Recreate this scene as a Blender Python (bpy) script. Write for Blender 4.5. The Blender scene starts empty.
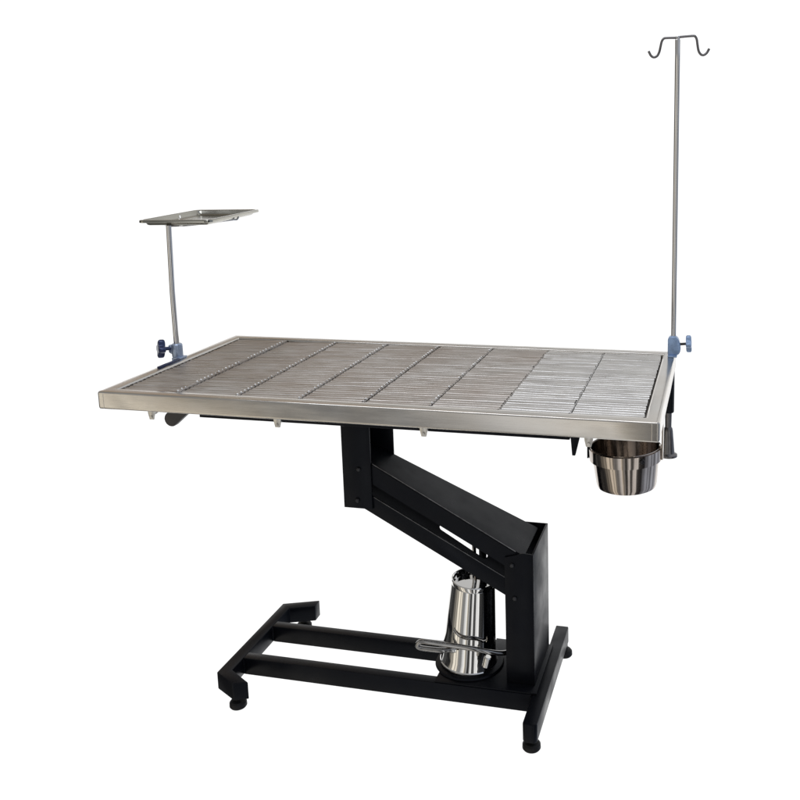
import bpy, bmesh, math, random
from mathutils import Vector, Matrix
random.seed(4)
R = math.radians
scn = bpy.context.scene
col = scn.collection

# ---------------------------------------------------------------- camera
cd = bpy.data.cameras.new('camera')
cam = bpy.data.objects.new('camera', cd)
col.objects.link(cam)
cd.sensor_width = 36.0
cd.sensor_fit = 'HORIZONTAL'
cd.lens = 36.0 * 903.5974 / 800.0
cd.shift_x = -(505.5558 - 400.0) / 800.0
cd.shift_y = -(400.0 - 292.1123) / 800.0
cd.clip_start = 0.05
cd.clip_end = 200
cam.matrix_world = (Matrix.Translation((1.52337, -1.89443, 1.51369))
                    @ Matrix.Rotation(R(13.66303), 4, 'Z')
                    @ Matrix.Rotation(R(80.36115), 4, 'X')
                    @ Matrix.Rotation(R(-0.99508), 4, 'Z'))
scn.camera = cam

# ---------------------------------------------------------------- exposure
scn.view_settings.view_transform = 'Standard'
scn.view_settings.look = 'None'
scn.view_settings.exposure = 0.0
scn.view_settings.gamma = 1.0

# ---------------------------------------------------------------- world: made-up white cove behind, room bands shaped for reflections in front
W = bpy.data.worlds.new('World')
scn.world = W
W.use_nodes = True
nt = W.node_tree
nt.nodes.clear()
L = nt.links


def wn(kind, **kw):
    n = nt.nodes.new(kind)
    for k, v in kw.items():
        setattr(n, k, v)
    return n


def wmath(op, a, b=None, clamp=False):
    n = wn('ShaderNodeMath', operation=op, use_clamp=clamp)
    for i, v in enumerate((a, b)):
        if v is None:
            continue
        if isinstance(v, (int, float)):
            n.inputs[i].default_value = v
        else:
            L.new(v, n.inputs[i])
    return n.outputs[0]


def wramp(stops, src, interp='LINEAR'):
    n = wn('ShaderNodeValToRGB')
    cr = n.color_ramp
    cr.interpolation = interp
    while len(cr.elements) > 1:
        cr.elements.remove(cr.elements[-1])
    for i, (p, c) in enumerate(stops):
        e = cr.elements[0] if i == 0 else cr.elements.new(p)
        e.position = p
        e.color = (c[0], c[1], c[2], 1)
    L.new(src, n.inputs[0])
    return n.outputs[0]


tc = wn('ShaderNodeTexCoord')
sp = wn('ShaderNodeSeparateXYZ')
L.new(tc.outputs['Generated'], sp.inputs[0])
X, Y, Z = sp.outputs
# azimuth measured from -Y (towards the photographer's side), 0..1 over -180..180 degrees
az = wmath('ARCTAN2', X, wmath('MULTIPLY', Y, -1.0))
az01 = wmath('ADD', wmath('MULTIPLY', az, 1 / (2 * math.pi)), 0.5)


def P(deg):
    return (deg + 180.0) / 360.0


def g(v, t=(1, 1, 1)):
    return (v * t[0], v * t[1], v * t[2])


WARM = (1.08, 1.0, .86)
NEU = (1.0, 1.0, 1.0)
COOL = (.90, 1.0, 1.2)
# the unseen room round the photographer: bands of tone shaped for the steel's reflections
room0 = wramp([
    (P(-180), g(.35)), (P(-120), g(.08)), (P(-80), g(.04)), (P(-68), g(.25, WARM)), (P(-55), g(.50, WARM)),
    (P(-46), g(1.35, WARM)), (P(-38.5), g(1.30, WARM)), (P(-34), g(.38, WARM)), (P(-30), g(.14)), (P(-25), g(.58)), (P(-20), g(.80)),
    (P(-15), g(.62)), (P(-9), g(.80)), (P(-5), g(.95, WARM)), (P(-1), g(.60, WARM)), (P(1), g(1.0)),
    (P(4), g(.95)), (P(5), g(.02)), (P(12), g(.03)), (P(13), g(.95)), (P(22), g(.85)), (P(23), g(.04)), (P(33), g(.10)),
    (P(34), g(1.15)), (P(47), g(1.0)), (P(49), g(.03)), (P(66), g(.04)), (P(84), g(.42, COOL)), (P(120), g(.55, COOL)), (P(180), g(.35))],
    az01)
# added upright streaks, to stripe the reflections in the chrome
nz = wn('ShaderNodeTexNoise', noise_dimensions='1D')
nz.inputs['Scale'].default_value = 33.0
nz.inputs['Detail'].default_value = 1.0
L.new(az01, nz.inputs['W'])
st = wn('ShaderNodeMapRange', interpolation_type='SMOOTHSTEP')
L.new(nz.outputs['Fac'], st.inputs['Value'])
st.inputs['From Min'].default_value = .36
st.inputs['From Max'].default_value = .60
st.inputs['To Min'].default_value = .38
st.inputs['To Max'].default_value = 1.20
rmul = wn('ShaderNodeVectorMath', operation='SCALE')
L.new(room0, rmul.inputs[0])
L.new(st.outputs[0], rmul.inputs['Scale'])
room = rmul.outputs[0]
# what lies high up: a dull ceiling, made lighter to the right to tone the table top
high = wramp([(P(-180), g(.80)), (P(-173), g(.66)), (P(-163), g(.50)), (P(-150), g(.39, (1.16, 1.0, .85))), (P(-138), g(.36, (1.25, 1.0, .80))), (P(-120), g(.28, WARM)), (P(-60), g(.30)), (P(0), g(.34)),
              (P(90), g(.50, COOL)), (P(150), g(.70)), (P(180), g(.80))], az01)
hmix = wn('ShaderNodeMix', data_type='RGBA')
up = wn('ShaderNodeMapRange', interpolation_type='SMOOTHSTEP')
L.new(Z, up.inputs['Value'])
up.inputs['From Min'].default_value = 0.16
up.inputs['From Max'].default_value = 0.30
L.new(up.outputs[0], hmix.inputs[0])
L.new(room, hmix.inputs[6])
L.new(high, hmix.inputs[7])
# made-up white cove: a wide glowing sector behind the table, up to a little above the picture
FX, FY = -math.sin(R(13.66)), math.cos(R(13.66))
hl = wmath('SQRT', wmath('ADD', wmath('MULTIPLY', X, X), wmath('MULTIPLY', Y, Y)))
fw = wmath('DIVIDE', wmath('ADD', wmath('MULTIPLY', X, FX), wmath('MULTIPLY', Y, FY)), wmath('MAXIMUM', hl, 1e-4))
m1 = wn('ShaderNodeMapRange', interpolation_type='SMOOTHSTEP')
L.new(fw, m1.inputs['Value'])
m1.inputs['From Min'].default_value = math.cos(R(52))
m1.inputs['From Max'].default_value = math.cos(R(44))
m2 = wn('ShaderNodeMapRange', interpolation_type='SMOOTHSTEP')
L.new(Z, m2.inputs['Value'])
m2.inputs['From Min'].default_value = math.sin(R(12.5))
m2.inputs['From Max'].default_value = math.sin(R(10.3))
mask = wmath('MULTIPLY', m1.outputs[0], m2.outputs[0])
cove = wn('ShaderNodeMix', data_type='RGBA')
L.new(mask, cove.inputs[0])
L.new(hmix.outputs[2], cove.inputs[6])
cove.inputs[7].default_value = (1.12, 1.12, 1.12, 1)
bg = wn('ShaderNodeBackground')
L.new(cove.outputs[2], bg.inputs[0])
bg.inputs[1].default_value = 1.0
wo = wn('ShaderNodeOutputWorld')
L.new(bg.outputs[0], wo.inputs[0])


# ---------------------------------------------------------------- lamps
def area(name, loc, target, sx, sy, watts, colr=(1, 1, 1)):
    l = bpy.data.lights.new(name, 'AREA')
    l.shape = 'RECTANGLE'
    l.size, l.size_y, l.energy, l.color = sx, sy, watts, colr
    o = bpy.data.objects.new(name, l)
    col.objects.link(o)
    o.location = loc
    o.rotation_euler = (Vector(target) - Vector(loc)).to_track_quat('-Z', 'Y').to_euler()
    return o


area('highlight_softbox', (0.6, -0.3, 3.3), (0.6, 0.1, 0.0), 2.6, 1.0, 24, (.93, .97, 1.06))  # added overhead light, placed for highlights on the bevelled edges


# ---------------------------------------------------------------- materials
def mat(name, base, metallic=0.0, rough=0.5, var=0.0, vscale=(8, 8, 8), bump=0.0, bscale=(60, 60, 60), rvar=0.0,
        spec=0.5, coat=0.0, tint=None, tint_scale=6.0, tint_amt=0.0, rnd=0.0):
    m = bpy.data.materials.new(name)
    m.use_nodes = True
    t = m.node_tree
    b = t.nodes['Principled BSDF']
    b.inputs['Base Color'].default_value = (*base, 1)
    b.inputs['Metallic'].default_value = metallic
    b.inputs['Roughness'].default_value = rough
    b.inputs['Specular IOR Level'].default_value = spec
    b.inputs['Coat Weight'].default_value = coat
    tcn = t.nodes.new('ShaderNodeTexCoord')

    def noise(scale, detail=4):
        mp = t.nodes.new('ShaderNodeMapping')
        mp.inputs['Scale'].default_value = scale
        t.links.new(tcn.outputs['Object'], mp.inputs[0])
        n = t.nodes.new('ShaderNodeTexNoise')
        n.inputs['Scale'].default_value = 1.0
        n.inputs['Detail'].default_value = detail
        t.links.new(mp.outputs[0], n.inputs['Vector'])
        return n.outputs['Fac']

    def rng(src, lo, hi):
        r = t.nodes.new('ShaderNodeMapRange')
        r.inputs['From Min'].default_value = .3
        r.inputs['From Max'].default_value = .7
        r.inputs['To Min'].default_value = lo
        r.inputs['To Max'].default_value = hi
        t.links.new(src, r.inputs[0])
        return r.outputs[0]
    cur = None
    if var or rnd:
        v = t.nodes.new('ShaderNodeHueSaturation')
        v.inputs['Color'].default_value = (*base, 1)
        val = rng(noise(vscale), 1 - var, 1 + var)
        if rnd:
            oi = t.nodes.new('ShaderNodeObjectInfo')
            mr = t.nodes.new('ShaderNodeMapRange')
            mr.inputs['To Min'].default_value = 1 - rnd
            mr.inputs['To Max'].default_value = 1 + rnd
            t.links.new(oi.outputs['Random'], mr.inputs[0])
            mm = t.nodes.new('ShaderNodeMath')
            mm.operation = 'MULTIPLY'
            t.links.new(val, mm.inputs[0])
            t.links.new(mr.outputs[0], mm.inputs[1])
            val = mm.outputs[0]
        t.links.new(val, v.inputs['Value'])
        cur = v.outputs[0]
    if tint:
        mx = t.nodes.new('ShaderNodeMix')
        mx.data_type = 'RGBA'
        t.links.new(rng(noise((tint_scale,) * 3, 3), 0, tint_amt), mx.inputs[0])
        if cur:
            t.links.new(cur, mx.inputs[6])
        else:
            mx.inputs[6].default_value = (*base, 1)
        mx.inputs[7].default_value = (*tint, 1)
        cur = mx.outputs[2]
    if cur:
        t.links.new(cur, b.inputs['Base Color'])
    if rvar:
        t.links.new(rng(noise(vscale, 5), max(.02, rough - rvar), rough + rvar), b.inputs['Roughness'])
    if bump:
        bn = t.nodes.new('ShaderNodeBump')
        bn.inputs['Strength'].default_value = bump
        bn.inputs['Distance'].default_value = 0.002
        t.links.new(noise(bscale, 3), bn.inputs['Height'])
        t.links.new(bn.outputs[0], b.inputs['Normal'])
    return m


STEEL = mat('brushed_steel', (.66, .645, .62), 1.0, .17, var=.05, vscale=(6, 6, 40), rvar=.08, bump=.13, bscale=(5, 5, 420),
            tint=(.55, .48, .39), tint_scale=6, tint_amt=.42)
RACK = mat('rack_steel', (.54, .52, .495), 1.0, .42, var=.14, vscale=(14, 60, 14), rvar=.12, bump=.28, bscale=(34, 110, 110),
           tint=(.38, .32, .27), tint_scale=7, tint_amt=.60, rnd=.04)
PAN = mat('pan_steel', (.42, .40, .38), 1.0, .38, var=.15, vscale=(6, 6, 6))
CHROME = mat('chrome', (.80, .79, .77), 1.0, .05, rvar=.035, vscale=(20, 20, 8), bump=.12, bscale=(17, 17, 4))
POLE = mat('polished_pole', (.72, .71, .70), 1.0, .07, var=.05, vscale=(30, 30, 6), rvar=.04)
TRAY = mat('tray_steel', (.38, .37, .325), 1.0, .16, var=.12, vscale=(12, 12, 12), rvar=.06)
WIRE = mat('bright_wire', (.90, .89, .87), 1.0, .30)
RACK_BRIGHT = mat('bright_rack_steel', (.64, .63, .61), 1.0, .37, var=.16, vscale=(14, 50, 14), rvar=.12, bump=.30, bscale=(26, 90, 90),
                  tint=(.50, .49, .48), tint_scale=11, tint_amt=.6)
PEDAL = mat('dark_chrome', (.36, .355, .35), 1.0, .13, var=.15, vscale=(40, 40, 40), rvar=.08)  # chrome darkened: the dark surroundings it mirrors are put into the colour
HOOK = mat('dark_hook_steel', (.19, .185, .19), 1.0, .28, var=.1, vscale=(60, 60, 60))
POLISHED = mat('polished_bucket', (.52, .465, .42), 1.0, .10, var=.05, rvar=.05, vscale=(16, 16, 9), bump=.22, bscale=(20, 20, 5), tint=(.33, .28, .24), tint_scale=22, tint_amt=.35)
BLACK = mat('black_powder_coat', (.0042, .0047, .0075), 0, .36, bump=.05, bscale=(330, 330, 330), rvar=.12, vscale=(11, 11, 11), spec=.165,
            tint=(.010, .010, .011), tint_scale=16, tint_amt=.5)
BLACK.node_tree.nodes['Principled BSDF'].inputs['Specular Tint'].default_value = (.80, .87, 1.0, 1)
EDGE = mat('highlight_edge_paint', (.16, .16, .17), .6, .35, var=.4, vscale=(60, 60, 60))  # pale tone painted for the highlight lines along the link edges
BOLT = mat('dark_bolt', (.05, .05, .055), .8, .35)
RUBBER = mat('black_rubber', (.010, .010, .010), 0, .55, var=.2, spec=.3)
BLUE_LIT = mat('lit_blue_cast_metal', (.42, .50, .64), .45, .24, var=.14, vscale=(60, 60, 60), rvar=.08, bump=.05, bscale=(150, 150, 150),
               tint=(.16, .19, .27), tint_scale=45, tint_amt=.35)  # paler copy of the clamp blue: brighter light on the left put into colour
BLUE = mat('blue_cast_metal', (.34, .48, .72), .25, .27, var=.12, vscale=(60, 60, 60), tint=(.20, .26, .36), tint_scale=45, tint_amt=.4, rvar=.05, bump=.05, bscale=(150, 150, 150))
NAVY = mat('navy_grip', (.03, .042, .11), .3, .22, var=.1, vscale=(60, 60, 60))
GREYP = mat('grey_plastic', (.060, .055, .053), 0, .45, var=.1, vscale=(30, 30, 30))
ZINC = mat('zinc_clip', (.66, .64, .60), 1.0, .32, var=.1, vscale=(90, 90, 90))


# ---------------------------------------------------------------- mesh helpers
class MB:
    def __init__(s):
        s.b = bmesh.new()

    def faces(s, pts, fs):
        v = [s.b.verts.new(p) for p in pts]
        for f in fs:
            try:
                s.b.faces.new([v[i] for i in f])
            except ValueError:
                pass
        return s

    def box(s, lo, hi, bev=0.0, seg=2):
        b = bmesh.new()
        bmesh.ops.create_cube(b, size=1)
        c = [(lo[i] + hi[i]) / 2 for i in range(3)]
        d = [hi[i] - lo[i] for i in range(3)]
        for v in b.verts:
            v.co = Vector([c[i] + v.co[i] * d[i] for i in range(3)])
        s._in(b, bev, seg)
        return s

    def _in(s, b, bev=0.0, seg=2):
        if bev:
            bmesh.ops.bevel(b, geom=b.edges[:], offset=bev, segments=seg, profile=.5, affect='EDGES', clamp_overlap=True)
        m = bpy.data.meshes.new('t')
        b.to_mesh(m)
        b.free()
        s.b.from_mesh(m)
        bpy.data.meshes.remove(m)

    def prism(s, poly, ext, bev=0.0, seg=2):
        """poly: 3-D points of one face; ext: extrusion vector"""
        b = bmesh.new()
        n = len(poly)
        e = Vector(ext)
        a = [b.verts.new(p) for p in poly]
        c = [b.verts.new(Vector(p) + e) for p in poly]
        b.faces.new(a)
        b.faces.new(c[::-1])
        for i in range(n):
            b.faces.new((a[i], c[i], c[(i + 1) % n], a[(i + 1) % n]))
        bmesh.ops.recalc_face_normals(b, faces=b.faces[:])
        s._in(b, bev, seg)
        return s

    def lathe(s, prof, centre=(0, 0, 0), n=48, axis=(0, 0, 1)):
        """prof: (radius, height) list"""
        q = Vector((0, 0, 1)).rotation_difference(Vector(axis))
        rings = []
        for r, z in prof:
            if r < 1e-6:
                rings.append([s.b.verts.new(q @ Vector((0, 0, z)) + Vector(centre))])
            else:
                rings.append([s.b.verts.new(q @ Vector((r * math.cos(2 * math.pi * k / n), r * math.sin(2 * math.pi * k / n), z)) + Vector(centre)) for k in range(n)])
        for a, c in zip(rings, rings[1:]):
            for k in range(n):
                k2 = (k + 1) % n
                if len(a) == 1 and len(c) == 1:
                    continue
                if len(a) == 1:
                    s.b.faces.new((a[0], c[k2], c[k]))
                elif len(c) == 1:
                    s.b.faces.new((a[k], a[k2], c[0]))
                else:
                    s.b.faces.new((a[k], a[k2], c[k2], c[k]))
        return s

    def tube(s, pts, r, n=14, cap=True):
        pts = [Vector(p) for p in pts]
        rad = r if isinstance(r, (list, tuple)) else [r] * len(pts)
        t0 = (pts[1] - pts[0]).normalized()
        u = t0.orthogonal().normalized()
        rings = []
        for i, p in enumerate(pts):
            a = (pts[i] - pts[i - 1]).normalized() if i else t0
            c = (pts[i + 1] - pts[i]).normalized() if i < len(pts) - 1 else a
            t = (a + c).normalized()
            u = (u - t * u.dot(t)).normalized()
            w = t.cross(u)
            rings.append([s.b.verts.new(p + rad[i] * (u * math.cos(2 * math.pi * k / n) + w * math.sin(2 * math.pi * k / n))) for k in range(n)])
        for a, c in zip(rings, rings[1:]):
            for k in range(n):
                s.b.faces.new((a[k], a[(k + 1) % n], c[(k + 1) % n], c[k]))
        if cap:
            s.b.faces.new(rings[0][::-1])
            s.b.faces.new(rings[-1])
        return s

    def build(s, name, m, parent=None, smooth=True, angle=32):
        bmesh.ops.remove_doubles(s.b, verts=s.b.verts[:], dist=1e-6)
        bmesh.ops.recalc_face_normals(s.b, faces=s.b.faces[:])
        me = bpy.data.meshes.new(name)
        s.b.to_mesh(me)
        s.b.free()
        me.materials.append(m)
        if smooth:
            for p in me.polygons:
                p.use_smooth = True
            me.set_sharp_from_angle(angle=R(angle))
        o = bpy.data.objects.new(name, me)
        col.objects.link(o)
        if parent:
            put(o, parent)
        return o


def put(o, parent):
    o.parent = parent
    w = Vector()
    p = parent
    while p:
        w += p.location
        p = p.parent
    o.location = o.location - w


def thing(name, label, cat, loc):
    o = bpy.data.objects.new(name, None)
    o.empty_display_size = .1
    col.objects.link(o)
    o.location = loc
    o['label'] = label
    o['category'] = cat
    return o


def smoothpath(pts, k=6):
    """Catmull-Rom through pts"""
    pts = [Vector(p) for p in pts]
    q = [pts[0] * 2 - pts[1]] + pts + [pts[-1] * 2 - pts[-2]]
    out = []
    for i in range(1, len(q) - 2):
        a, b, c, d = q[i - 1:i + 3]
        for j in range(k):
            t = j / k
            out.append(.5 * ((2 * b) + (c - a) * t + (2 * a - 5 * b + 4 * c - d) * t * t + (3 * b - 3 * c + d - a) * t ** 3))
    out.append(pts[-1])
    return out


# ---------------------------------------------------------------- the setting: an added clear sheet, nearly invisible, with the white cove showing through
fm = bpy.data.materials.new('added_clear_pane')
fm.use_nodes = True
ft = fm.node_tree
ft.nodes.clear()
tr = ft.nodes.new('ShaderNodeBsdfTransparent')
gl = ft.nodes.new('ShaderNodeBsdfGlossy')
gl.inputs['Roughness'].default_value = .3
mxs = ft.nodes.new('ShaderNodeMixShader')
mxs.inputs[0].default_value = .02
fo = ft.nodes.new('ShaderNodeOutputMaterial')
ft.links.new(tr.outputs[0], mxs.inputs[1])
ft.links.new(gl.outputs[0], mxs.inputs[2])
ft.links.new(mxs.outputs[0], fo.inputs[0])
fl = MB().faces([(-4, -1.6, 0), (5, -1.6, 0), (5, 7, 0), (-4, 7, 0)], [(0, 1, 2, 3)]).build('floor', fm, smooth=False)
fl['kind'] = 'structure'
fl['label'] = 'added, nearly invisible clear floor sheet the black table base stands on'

# ---------------------------------------------------------------- operating table
ZT = .905
TX, TY = 1.4, .67
table = thing('operating_table', 'stainless steel slatted operating table on a black lifting base with chrome foot pump', 'table', (.66, .327, 0))

# --- steel tray: mitred rim swept round the rectangle
prof = [(.034, -.024), (.034, -.0050), (.0334, -.0024), (.0318, -.0009), (.0290, -.0002), (.0240, 0), (.0150, .0002),
        (.0062, 0), (.0036, -.0005), (.0014, -.0018), (.0002, -.0042), (0, -.007), (0, -.0400), (.0006, -.0430), (.0022, -.0452), (.0050, -.046),
        (.022, -.046), (.022, -.0435), (.0040, -.0435)]
rc = .007
mb = MB()
corners = [((rc, rc), 180), ((TX - rc, rc), 270), ((TX - rc, TY - rc), 0), ((rc, TY - rc), 90)]
loops = []
for d, z in prof:
    loop = []
    for (cx, cy), a0 in corners:
        for k in range(6):
            a = R(a0 + 90 * k / 5)
            r = max(rc - d, 0)
            e = max(d - rc, 0)
            mx = 1 if cx < TX / 2 else -1
            my = 1 if cy < TY / 2 else -1
            loop.append(Vector((cx + r * math.cos(a) + mx * e, cy + r * math.sin(a) + my * e, ZT + z)))
    # long sides get in-between points so that the sheet can be a touch wavy
    full = []
    for i, p in enumerate(loop):
        q = loop[(i + 1) % len(loop)]
        full.append(p)
        if (q - p).length > .2:
            n = 14 if (q - p).length > 1 else 7
            for j in range(1, n):
                w = p.lerp(q, j / n)
                if d <= .0002 and -.04 <= z < -.005:
                    nd = Vector((0, 1, 0)) if abs((q - p).x) > .2 else Vector((1, 0, 0))
                    w = w + nd * random.uniform(-.0004, .0004)
                full.append(w)
    loops.append([mb.b.verts.new(p) for p in full])
N = len(loops[0])
for a, c in zip(loops, loops[1:]):
    for k in range(N):
        vs = [a[k], a[(k + 1) % N], c[(k + 1) % N], c[k]]
        mb.b.faces.new(vs)
for wx in (.0165, 1.3815):             # welded corner seams
    mb.box((wx, -.0005, ZT - .0430), (wx + .0022, .002, ZT - .0045), bev=.0004, seg=1)
rim = mb.build('tabletop_rim', STEEL, table, angle=40)
# pan bottom under the racks
MB().box((.0345, .0345, ZT - .024), (TX - .0345, TY - .0345, ZT - .0215)).build('drip_pan', PAN, table, smooth=False)

# --- eight slatted racks
x0, x1, y0, y1 = .0365, 1.3635, .0375, TY - .0375
pw = (x1 - x0) / 8
NR = 34
pitch = (y1 - y0) / NR
for i in range(8):
    rnd = random.Random(20 + i)
    mb = MB()
    a = x0 + i * pw + .0022
    c = x0 + (i + 1) * pw - .0028
    dz = rnd.uniform(-.0006, .0006)
    tiltx = [.024, .023, .022, .020, .014, .007, .003, .003][i] + rnd.uniform(-.002, .002)
    for k in range(NR):
        yc = y0 + (k + .5) * pitch
        hw = pitch * .462
        z = ZT - .0065 + dz + rnd.uniform(-.0005, .0005)
        ang = rnd.uniform(-.05, .05)
        ea = rnd.uniform(-.0008, .0008)
        prf = []
        for t in range(9):
            th = math.pi * t / 8
            py = -math.cos(th) * hw
            pz = (1 - abs(math.cos(th)) ** 4.0) * .0024 + py * ang
            prf.append((py, pz))
        prf += [(hw * .9, -.0025), (-hw * .9, -.0025)]
        nseg = 4
        ee = rnd.choice((0, 0, 0, -.0012, .0007))
        rings = []
        for s in range(nseg + 1):
            xx = a + ea + (c - a) * s / nseg
            wob = rnd.uniform(-.00035, .00035)
            rings.append([mb.b.verts.new((xx + ((.0032 - pz) * .21 + ee if s == nseg else 0), yc + py, z + pz + wob + tiltx * (xx - (a + c) / 2))) for py, pz in prf])
        m = len(prf)
        for r0, r1 in zip(rings, rings[1:]):
            for t in range(m):
                mb.b.faces.new((r0[t], r0[(t + 1) % m], r1[(t + 1) % m], r1[t]))
        mb.b.faces.new(rings[0])
        mb.b.faces.new(rings[-1][::-1])
    if i < 7:                          # end strip closing the joint to the next rack
        ez = ZT - .0065 + .0026 + dz + tiltx * (c - a) / 2 - [.0005, .0005, .0005, .0006, .0010, .0016, .0004][i]
        mb.box((c + .0012, y0 + .001, ZT - .0150), (c + .0034, y1 - .001, ez), bev=.0004, seg=1)
    if i < 5:                          # round wire ends standing a little proud along the joint
        for k in range(NR):
            if rnd.random() < [.08, .12, .12, .20, .55][i]:
                continue
            yc = y0 + (k + .5) * pitch + rnd.uniform(-.001, .001)
            rr = rnd.uniform(.0017, .0031)
            zz = ZT - .0036 + dz + tiltx * (c - a) / 2
            n0 = len(mb.b.faces)
            mb.lathe([(0, rr * .9), (rr * .5, rr * .82), (rr * .9, rr * .45), (rr, 0), (rr * .95, -rr * .8), (0, -rr)], (c + .0004, yc, zz), 12, (1, 0, .25))
            mb.b.faces.ensure_lookup_table()
            for fc in mb.b.faces[n0:]:
                fc.material_index = 1
    for fx in (.09, .5, .91):          # the cross bars the slats are welded on
        xx = a + (c - a) * fx
        mb.box((xx - .005, y0 + .002, ZT - .0175), (xx + .005, y1 - .002, ZT - .0085))
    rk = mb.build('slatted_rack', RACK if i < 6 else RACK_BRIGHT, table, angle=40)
    rk.data.materials.append(WIRE)

# --- clips hooked under the front edge
for cx in (.1345, .481, .8545, 1.2415):
    mb = MB()
    yy = .024
    mb.prism([(cx - .0105, yy, ZT - .0455), (cx + .0105, yy, ZT - .0455), (cx + .0095, yy, ZT - .058), (cx + .006, yy, ZT - .0735), (cx - .006, yy, ZT - .0735), (cx - .0095, yy, ZT - .058)],
             (0, .004, 0), bev=.0008)
    mb.box((cx - .008, yy + .004, ZT - .0615), (cx + .008, yy + .018, ZT - .0575), bev=.001)
    mb.tube([(cx, yy + .0005, ZT - .0665), (cx, yy - .004, ZT - .0665)], .0035, 10)
    mb.build('edge_clip', ZINC, table)

# --- black under-frame
mb = MB()
fz0, fz1 = .8385, .8590 - .0005
for yy in (.042, .595):
    mb.box((.258, yy, fz0), (1.196, yy + .034, fz1), bev=.002)
for xx in (.258, .5655, 1.156):
    mb.box((xx, .0765, fz0 + .003), (xx + .034, .5945, fz1), bev=.002)
mb.box((.60, .0765, fz0 + .003), (.65, .5945, fz1 - .001), bev=.002)
frame = mb.build('support_frame', BLACK, table)
MB().box((.548, .080, .8260), (.70, .50, .8380), bev=.0015).build('mounting_plate', BLACK, table)
mb = MB()
mb.prism([(1.1965, .0430, .8575), (1.2210, .0430, .8575), (1.2080, .0430, .8020), (1.2010, .0430, .8020)], (0, .010, 0), bev=.001)
mb.build('frame_gusset', BLACK, table)

# --- tilt lever, a flat grip below the left end
mb = MB()
pts = []
for k in range(9):
    a = R(90 + 180 * k / 8 + 22)
    pts.append((.0835 + .021 * math.cos(a), .175, .7815 + .021 * math.sin(a)))
pts += [(.150, .175, .8125), (.150, .175, .838), (.110, .175, .838)]
mb.prism(pts, (0, .022, 0), bev=.004, seg=3)
lev = mb.build('tilt_lever', GREYP, table)
MB().box((.118, .178, .830), (.262, .194, .8555), bev=.002).build('lever_arm', BLACK, lev)

# --- upper post (channel, open to the right)
mb = MB()
yf = .2335
mb.box((.5500, yf, .5450), (.6310, yf + .005, .8210), bev=.0012)
mb.box((.5500, yf + .005, .5450), (.5550, .345, .8210), bev=.0008)
mb.box((.5500, .345, .5900), (.6540, .350, .8210), bev=.0012)
post_u = mb.build('upper_post', BLACK, table)

# --- lower post (channel, open to the left), standing on the base
mb = MB()
mb.prism([(.9905, yf, .0897), (1.0670, yf, .0897), (1.0670, yf, .4570), (1.0400, yf, .4585), (.9905, yf, .4440)], (0, .005, 0), bev=.0012)
mb.box((1.0620, yf + .005, .0897), (1.0670, .430, .4570), bev=.0008)
mb.box((.9850, .430, .0905), (1.0670, .435, .4570), bev=.0012)
post_l = mb.build('lower_post', BLACK, table)


def l1(x):
    return .6745 - .5463 * (x - .629)


def l2(x):
    return .5800 - .5390 * (x - .630)


def yr(x):
    return .345 + .075 * (x - .61) / .44


yb = yf + .0055
# --- upper link: cover plate with two cheeks
mb = MB()
xa, xb = .560, 1.042
t = .004
mb.prism([(xa, yb, l1(xa)), (xb, yb, l1(xb)), (xb, yb, l1(xb) - t), (xa, yb, l1(xa) - t)], (0, 0.0001, 0))
mb = MB()
top = [(xa, yb, l1(xa)), (xb, yb, l1(xb)), (xb, yr(xb), l1(xb)), (xa, yr(xa) - .003, l1(xa))]
bot = [(p[0], p[1], p[2] - t) for p in top]
mb.faces(top + bot, [(0, 1, 2, 3), (7, 6, 5, 4), (0, 4, 5, 1), (1, 5, 6, 2), (2, 6, 7, 3), (3, 7, 4, 0)])
for yy0, h in ((yb, .060), (None, .050)):
    def yv(x):
        return yy0 if yy0 is not None else yr(x) - .005
    q = [(xa, yv(xa), l1(xa) - t), (xb, yv(xb), l1(xb) - t), (xb, yv(xb), l1(xb) - h), (xa, yv(xa), l1(xa) - h)]
    r = [(p[0], p[1] + .004, p[2]) for p in q]
    mb.faces(q + r, [(0, 1, 2, 3), (7, 6, 5, 4), (0, 4, 5, 1), (1, 5, 6, 2), (2, 6, 7, 3), (3, 7, 4, 0)])
bmesh.ops.bevel(mb.b, geom=[e for e in mb.b.edges if e.calc_length() > .3], offset=.0016, segments=3, affect='EDGES')
ulink = mb.build('upper_link', BLACK, table)

for nm in ('edge_highlight',):  # added pale strip: the light line on the fold as colour and shape
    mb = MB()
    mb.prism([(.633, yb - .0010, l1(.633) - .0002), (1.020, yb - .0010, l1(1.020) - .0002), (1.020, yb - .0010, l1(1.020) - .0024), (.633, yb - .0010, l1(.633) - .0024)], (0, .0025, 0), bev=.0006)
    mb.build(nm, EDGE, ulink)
# --- lower link
mb = MB()
xa2, xb2 = .575, 1.030
for yy, h, tt in ((yb, .0505, .006), (.330, .024, .004)):
    mb.prism([(xa2, yy, l2(xa2)), (xb2, yy, l2(xb2)), (xb2, yy, l2(xb2) - h), (xa2, yy, l2(xa2) - h)], (0, tt, 0), bev=.0012)
llink = mb.build('lower_link', BLACK, table)
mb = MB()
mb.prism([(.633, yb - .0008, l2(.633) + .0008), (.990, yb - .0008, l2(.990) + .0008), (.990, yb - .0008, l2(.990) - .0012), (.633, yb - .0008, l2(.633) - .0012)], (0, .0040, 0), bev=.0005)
mb.build('edge_highlight', EDGE, llink)  # same painted highlight, on the lower link's top edge

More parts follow.
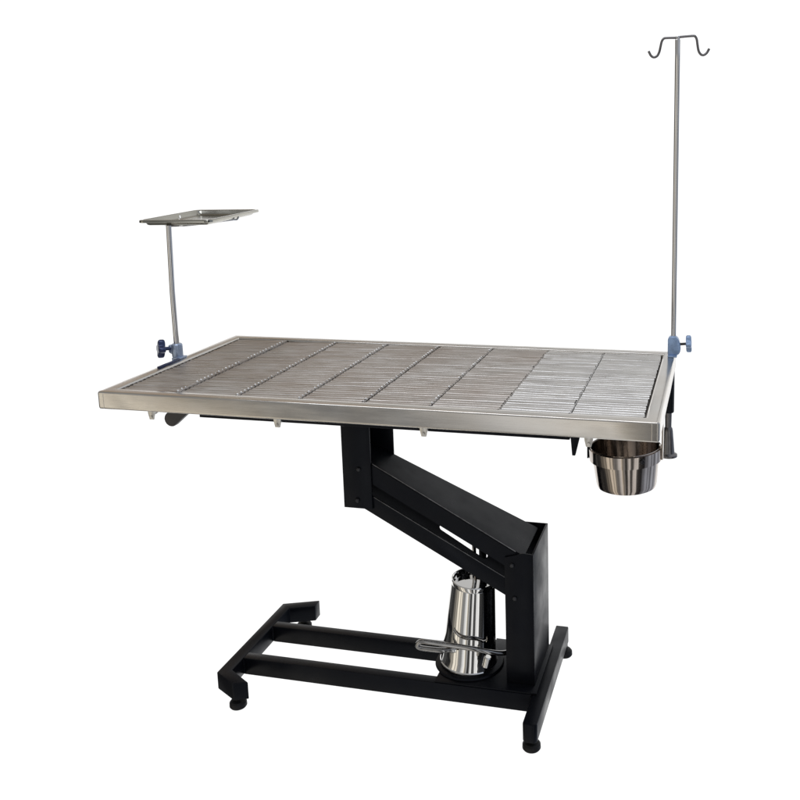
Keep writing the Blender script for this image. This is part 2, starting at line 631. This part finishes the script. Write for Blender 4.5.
# --- slotted web between the links, with the see-through slot
yp = .300
slot_u = Vector((1, 0, -.60)).normalized()
sc = Vector((.8610, yp, .4455))
hl_, hr_ = .0760, .0095
perp = Vector((-slot_u.z, 0, slot_u.x))
perp = Vector((.60, 0, 1)).normalized()
inner = []
for k in range(32):
    a = 2 * math.pi * (k + .5) / 32
    cx = (hl_ - hr_) if math.cos(a) > 0 else -(hl_ - hr_)
    inner.append(sc + slot_u * (cx + hr_ * math.cos(a)) + perp * (hr_ * math.sin(a)))
xw0, xw1 = .580, 1.020
outer_c = [Vector((xw0, yp, l2(xw0) - .040)), Vector((xw1, yp, l2(xw1) - .040)), Vector((xw1, yp, l1(xw1) - .020)), Vector((xw0, yp, l1(xw0) - .020))]


def hit(o, d):
    best = None
    for i in range(4):
        p, q = outer_c[i], outer_c[(i + 1) % 4]
        ex, ez = q.x - p.x, q.z - p.z
        den = d.x * ez - d.z * ex
        if abs(den) < 1e-9:
            continue
        tt = ((p.x - o.x) * ez - (p.z - o.z) * ex) / den
        ss = ((p.x - o.x) * d.z - (p.z - o.z) * d.x) / den
        if tt > 0 and -1e-6 <= ss <= 1 + 1e-6 and (best is None or tt < best):
            best = tt
    return o + d * best


mb = MB()
outer = [hit(sc, (p - sc)) for p in inner]
vi = [mb.b.verts.new(p) for p in inner]
vo = [mb.b.verts.new(p) for p in outer]
vi2 = [mb.b.verts.new(p + Vector((0, .003, 0))) for p in inner]
vo2 = [mb.b.verts.new(p + Vector((0, .003, 0))) for p in outer]
for k in range(32):
    j = (k + 1) % 32
    mb.b.faces.new((vi[k], vi[j], vo[j], vo[k]))
    mb.b.faces.new((vi2[k], vo2[k], vo2[j], vi2[j]))
    mb.b.faces.new((vi[k], vi2[k], vi2[j], vi[j]))
    mb.b.faces.new((vo[k], vo[j], vo2[j], vo2[k]))
mb.build('slotted_web', BLACK, table, smooth=False)

# --- pivot bolts
for bx, bz in ((.5965, .6555), (.5890, .5680), (1.0105, .4240), (1.0165, .3325)):
    mb = MB()
    mb.lathe([(0, .0052), (.0042, .0050), (.0062, .0032), (.0068, .0008), (.0068, -.001)], (bx, yf, bz), 20, (0, -1, 0))
    mb.build('pivot_bolt', BOLT, table)

# --- base frame: two rails and two cross bars on four feet
bz0, bz1 = .0350, .0850
mb = MB()
mb.box((.236, .1985, bz0), (1.0655, .2300, bz1), bev=.0025)
mb.box((.236, .3700, bz0), (1.0655, .4010, bz1), bev=.0025)
mb.build('base_rail', BLACK, table)
cl = [(.200, .121), (.270, .0815), (.3085, .0965), (.236, .140), (.236, .478), (.310, .507), (.3085, .543), (.2035, .501)]
mb = MB()
mb.prism([(x, y, bz0) for x, y in cl], (0, 0, bz1 - bz0), bev=.0025)
mb.build('cross_bar', BLACK, table)
mb = MB()
mb.prism([(1.066, .5505, bz0), (1.0660, .085, bz0), (1.0735, .0775, bz0), (1.0960, .0775, bz0), (1.1035, .085, bz0), (1.1035, .5505, bz0)], (0, 0, bz1 - bz0), bev=.003)
mb.build('cross_bar', BLACK, table)
for wx, ys in ((.2372, (.1985, .2300, .3700, .4010)), (1.0648, (.1985, .2300, .3700, .4010))):
    for wy in ys:
        sg = -1 if wy in (.1985, .3700) else 1
        pts = [(wx + random.uniform(-.0006, .0006), wy + sg * .0012, bz0 + .004 + k * .0035) for k in range(13)]
        MB().tube(pts, [.0026 + random.uniform(-.0006, .0007) for _ in pts], 8).build('weld_bead', BLACK, table)
for fx, fy in ((.2665, .109), (1.0835, .108), (1.093, .536), (.265, .516)):
    mb = MB()
    mb.lathe([(0, .0352), (.010, .0352), (.010, .022), (.019, .019), (.023, .014), (.0235, .004), (.021, .0005), (0, .0003)], (fx, fy, 0), 32)
    mb.build('levelling_foot', RUBBER, table)

# --- chrome foot pump
PX, PY = .8690, .305
mb = MB()
mb.box((.80, .2010, .0853), (1.0780, .4380, .0895), bev=.001)
mb.lathe([(0, .0895), (.093, .0895), (.095, .0925), (.092, .0965), (.084, .0985), (0, .0985)], (PX, PY, 0), 64)
mb.build('pump_base', BLACK, table)
PAX = (.075, 0, 1)
pump = MB().lathe([(r, z - .0988) for r, z in [(0, .3240), (.0505, .3240), (.0530, .3270), (.0545, .3395), (.0562, .3415), (.0585, .3415), (.0602, .3390), (.0602, .3300), (.0592, .3275), (.0602, .3255), (.0752, .1240), (.0762, .1130), (.0780, .1050), (.0800, .1025), (.0802, .0995), (0, .0988)]],
                  (PX - .002, PY, .0988), 96, PAX).build('foot_pump', CHROME, table, angle=25)
MB().tube([(.8850, .318, .3200), (.8835, .325, .475)], .0060, 18).build('piston_rod', CHROME, pump)
MB().tube([(.9080, .325, .3220), (.9040, .335, .455)], .0105, 18).build('release_valve', BLACK, pump)
pd = smoothpath([(1.000, .262, .163), (.975, .240, .168), (.948, .219, .181), (.915, .207, .1915), (.870, .203, .1960), (.795, .200, .2000), (.768, .200, .1998), (.757, .200, .1910),
                 (.7600, .203, .1800), (.785, .207, .1760), (.820, .213, .1735), (.842, .222, .1725)], 7)
pedal = MB().tube(pd, .0066, 16).build('foot_pedal', PEDAL, pump)
for prf, cc, axx in (([(0, .016), (.008, .016), (.010, .013), (.010, -.013), (.008, -.016), (0, -.016)], (.940, .222, .150), (.25, 0, 1)),
                     ([(0, .010), (.009, .009), (.011, 0), (.009, -.009), (0, -.010)], (1.001, .262, .163), (1, .3, 0)),
                     ([(0, .009), (.007, .008), (.009, 0), (.007, -.008), (0, -.009)], (.8460, .226, .1700), (1, .3, 0))):
    MB().lathe(prf, cc, 20, axx).build('pedal_joint', CHROME, pump)

# --- bucket holder: steel band carried by two straps
BX, BY = 1.3060, .190
mb = MB()
BT = (BX, BY, .7660)
BAX = (-.045, 0, 1)
mb.lathe([(r, z - .7660) for r, z in [(.0835, .7520), (.0870, .7520), (.0872, .7535), (.0872, .7785), (.0870, .7800), (.0835, .7800), (.0835, .7520)]], BT, 72, BAX)
hold = mb.build('bucket_holder', POLISHED, table)
for sgn in (-1, 1):
    mb = MB()
    sx = BX + sgn * .0885
    mb.box((sx - .002, BY - .014, .7530 + sgn * .004), (sx + .002, BY + .014, .8800), bev=.0008)
    mb.build('holder_strap', BLACK if sgn < 0 else POLISHED, hold)
mb = MB()
ba = R(-58)
mb.lathe([(0, .005), (.005, .0045), (.0065, .002), (.0065, -.001)], (BX + .0872 * math.cos(ba), BY + .0872 * math.sin(ba), .7715), 16, (math.cos(ba), math.sin(ba), 0))
mb.build('holder_bolt', BOLT, hold)

# --- drain spout under the far right corner
mb = MB()
mb.lathe([(0, .7440), (.0098, .7440), (.0092, .7020), (.0120, .6980), (.0135, .6900), (.0190, .6260), (.0265, .6215), (.0270, .6160), (.0200, .6150), (.0165, .6200), (.0080, .7000), (0, .7000)],
         (1.3840, .600, 0), 40)
spout = mb.build('drain_spout', HOOK, table)
MB().lathe([(0, .8800), (.0155, .8800), (.0155, .7480), (.0140, .7450), (0, .7445)], (1.3845, .600, 0), 32).build('drain_sleeve', BLACK, spout)

# ---------------------------------------------------------------- bucket, hanging in its band
bucket = thing('bucket', 'small polished steel bucket hanging in a band under the right end of the table', 'bucket', (BX, BY, .672))
mb = MB()
mb.lathe([(r, z - .7660 + .0095) for r, z in [(0, .6735), (.0650, .6735), (.0690, .6765), (.0722, .6850), (.0815, .7720), (.0838, .7740), (.0845, .7728), (.0838, .7712), (.0828, .7705),
                                     (.0732, .6840), (.0700, .6745), (.0655, .6720), (0, .6720)]], BT, 96, BAX)
mb.build('bucket_body', POLISHED, bucket, angle=25)

# ---------------------------------------------------------------- clamps and poles


def star_knob(c, axis, r, th, m, parent, lobes=4, stem=0.0):
    """lobed grip: outline in the plane normal to axis"""
    ax = Vector(axis).normalized()
    u = ax.cross(Vector((0, 0, 1))).normalized()
    w = ax.cross(u)
    mb = MB()
    n = 48
    rings = []
    for off, k in ((-.5, .80), (-.42, .93), (-.25, 1.0), (.25, 1.0), (.42, .93), (.5, .80)):
        ring = []
        for i in range(n):
            a = 2 * math.pi * i / n
            rr = r * k * (.80 + .20 * math.cos(lobes * a + math.pi / 4 * 0))
            ring.append(mb.b.verts.new(Vector(c) + ax * (off * th) + rr * (u * math.cos(a) + w * math.sin(a))))
        rings.append(ring)
    for a, b in zip(rings, rings[1:]):
        for i in range(n):
            mb.b.faces.new((a[i], a[(i + 1) % n], b[(i + 1) % n], b[i]))
    mb.b.faces.new(rings[0])
    mb.b.faces.new(rings[-1])
    return mb.build('knob', m, parent)


# --- drip pole at the far right corner
IX, IY = 1.3945, .610
drip = thing('drip_pole', 'tall thin drip pole with two hooks clamped at the far right table corner', 'drip stand', (IX, IY, ZT))
MB().tube([(IX, IY, .930), (IX, IY, 1.300), (IX, IY, 1.700), (IX, IY, 1.762), (IX, IY, 1.7665)], [.0072, .0072, .0072, .0072, .0050], 24).build('pole', POLE, drip)
lp = [(IX - .002, IY, 1.7685), (1.3640, IY, 1.7690), (1.3570, IY, 1.7668), (1.3528, IY, 1.7600), (1.3500, IY, 1.7480), (1.3468, IY, 1.7340), (1.3415, IY, 1.7240), (1.3330, IY, 1.7205), (1.3250, IY, 1.7250), (1.3185, IY, 1.7370)]
rp = [(IX + .002, IY, 1.7700), (1.4330, IY, 1.7715), (1.4398, IY, 1.7695), (1.4438, IY, 1.7620), (1.4460, IY, 1.7480), (1.4490, IY, 1.7330), (1.4545, IY, 1.7240), (1.4620, IY, 1.7215), (1.4700, IY, 1.7265), (1.4765, IY, 1.7375)]
MB().lathe([(0, .0050), (.0046, .0040), (.0060, .0005), (.0060, -.0060), (0, -.0062)], (IX, IY, 1.7690), 20).build('hook_socket', POLE, drip)
for q in (lp, rp):
    MB().tube(smoothpath(q, 4), .0033, 12).build('hook', HOOK, drip)
mb = MB()
out = [(-.0150, .9095), (.0100, .9095), (.0170, .9140), (.0205, .9230), (.0195, .9400), (.0145, .9560), (.0060, .9640), (-.0080, .9640), (-.0150, .9570)]
mb.prism([(IX + a, IY - .014, z) for a, z in out], (0, .028, 0), bev=.0045, seg=3)
mb.box((IX - .0145, IY - .020, ZT + .0004), (IX + .0110, IY + .020, ZT + .0055), bev=.0012)
clampr = mb.build('clamp', BLUE, drip)
MB().tube([(IX + .012, IY, .9395), (1.4320, IY, .9420)], .0038, 12).build('clamp_screw', BOLT, clampr)
star_knob((1.4368, IY, .9420), (1, 0, .05), .0245, .0150, BLUE, clampr, 4)

# --- instrument tray stand at the left edge
SX, SY = .0040, .353
stand = thing('instrument_tray_stand', 'shallow steel instrument tray on a short pole clamped to the left table edge', 'tray stand', (SX, SY, ZT))
MB().tube([(SX - .0045, SY, .930), (SX - .0045, SY, 1.100), (SX - .0035, SY + .006, 1.2880)], .0078, 24).build('pole', POLE, stand)
ta = R(7.5)
tcx, tcy, tz = .0020, .530, 1.3055
tu = Vector((math.cos(ta), math.sin(ta), 0))
tv = Vector((-math.sin(ta), math.cos(ta), 0))
mb = MB()
loops = []
hx, hy = .1085, .189
for d, z in ((.0012, -.0085), (.0002, -.0078), (0, -.0060), (.0002, -.0024), (.0014, -.0006), (.0040, 0), (.0095, -.0004), (.0118, -.0018), (.0138, -.0055), (.0185, -.0135), (.0220, -.0155), (.06, -.0160)):
    rc2 = .020
    loop = []
    for sx, sy, a0 in ((-1, -1, 180), (1, -1, 270), (1, 1, 0), (-1, 1, 90)):
        for k in range(7):
            a = R(a0 + 90 * k / 6)
            r = max(rc2 - d * .55, .003)
            loop.append(Vector((tcx, tcy, tz + z)) + tu * (sx * (hx - d - r) + r * math.cos(a)) + tv * (sy * (hy - d - r) + r * math.sin(a)))
    loops.append([mb.b.verts.new(p) for p in loop])
n = len(loops[0])
for a, c in zip(loops, loops[1:]):
    for k in range(n):
        mb.b.faces.new((a[k], a[(k + 1) % n], c[(k + 1) % n], c[k]))
mb.b.faces.new(loops[-1])
tray = mb.build('tray', TRAY, stand)
sol = tray.modifiers.new('thickness', 'SOLIDIFY')
sol.thickness = .0014
sol.offset = -1
wp = smoothpath([(SX - .004, SY + .004, 1.2862), (.040, .385, 1.2862), (.064, .440, 1.2862), (.078, .520, 1.2862), (.086, .560, 1.2862), (.0925, .572, 1.2872), (.0955, .577, 1.2985)], 5)
mb = MB().tube(wp, .0030, 12)
wp = smoothpath([(SX - .004, SY + .004, 1.2862), (-.040, .400, 1.2862), (-.072, .470, 1.2862), (-.085, .540, 1.2862), (-.0915, .556, 1.2872), (-.096, .562, 1.2975)], 5)
mb.tube(wp, .0030, 12)
mb.build('tray_bracket', POLE, stand)
mb = MB()
mb.lathe([(0, .9485), (.0125, .9485), (.0150, .9460), (.0155, .9430), (.0155, .9120), (.0145, .9098), (0, .9095)], (SX - .0040, SY, 0), 40)
mb.prism([(SX - .010, SY - .010, .9140), (SX - .010, SY + .010, .9140), (SX - .026, SY + .006, .9230), (SX - .026, SY - .010, .9230)], (0, 0, .022), bev=.002)
mb.box((-.0085, SY - .018, .8640), (-.0008, SY + .018, ZT + .0050), bev=.0012)
mb.box((-.0060, SY - .018, ZT + .0006), (.0190, SY + .018, ZT + .0056), bev=.0012)
clampl = mb.build('clamp', BLUE_LIT, stand)
MB().box((.0100, .2380, ZT + .0003), (.0190, SY - .0185, ZT + .0040), bev=.0010).build('clamp_foot', NAVY, clampl)
ax = Vector((-.70, -.71, .10)).normalized()
k0 = Vector((SX - .020, SY - .006, .9345))
MB().tube([k0, k0 + ax * .026], .0055, 14).build('clamp_screw', NAVY, clampl)
star_knob(k0 + ax * .027, ax, .0270, .0190, NAVY, clampl, 4)
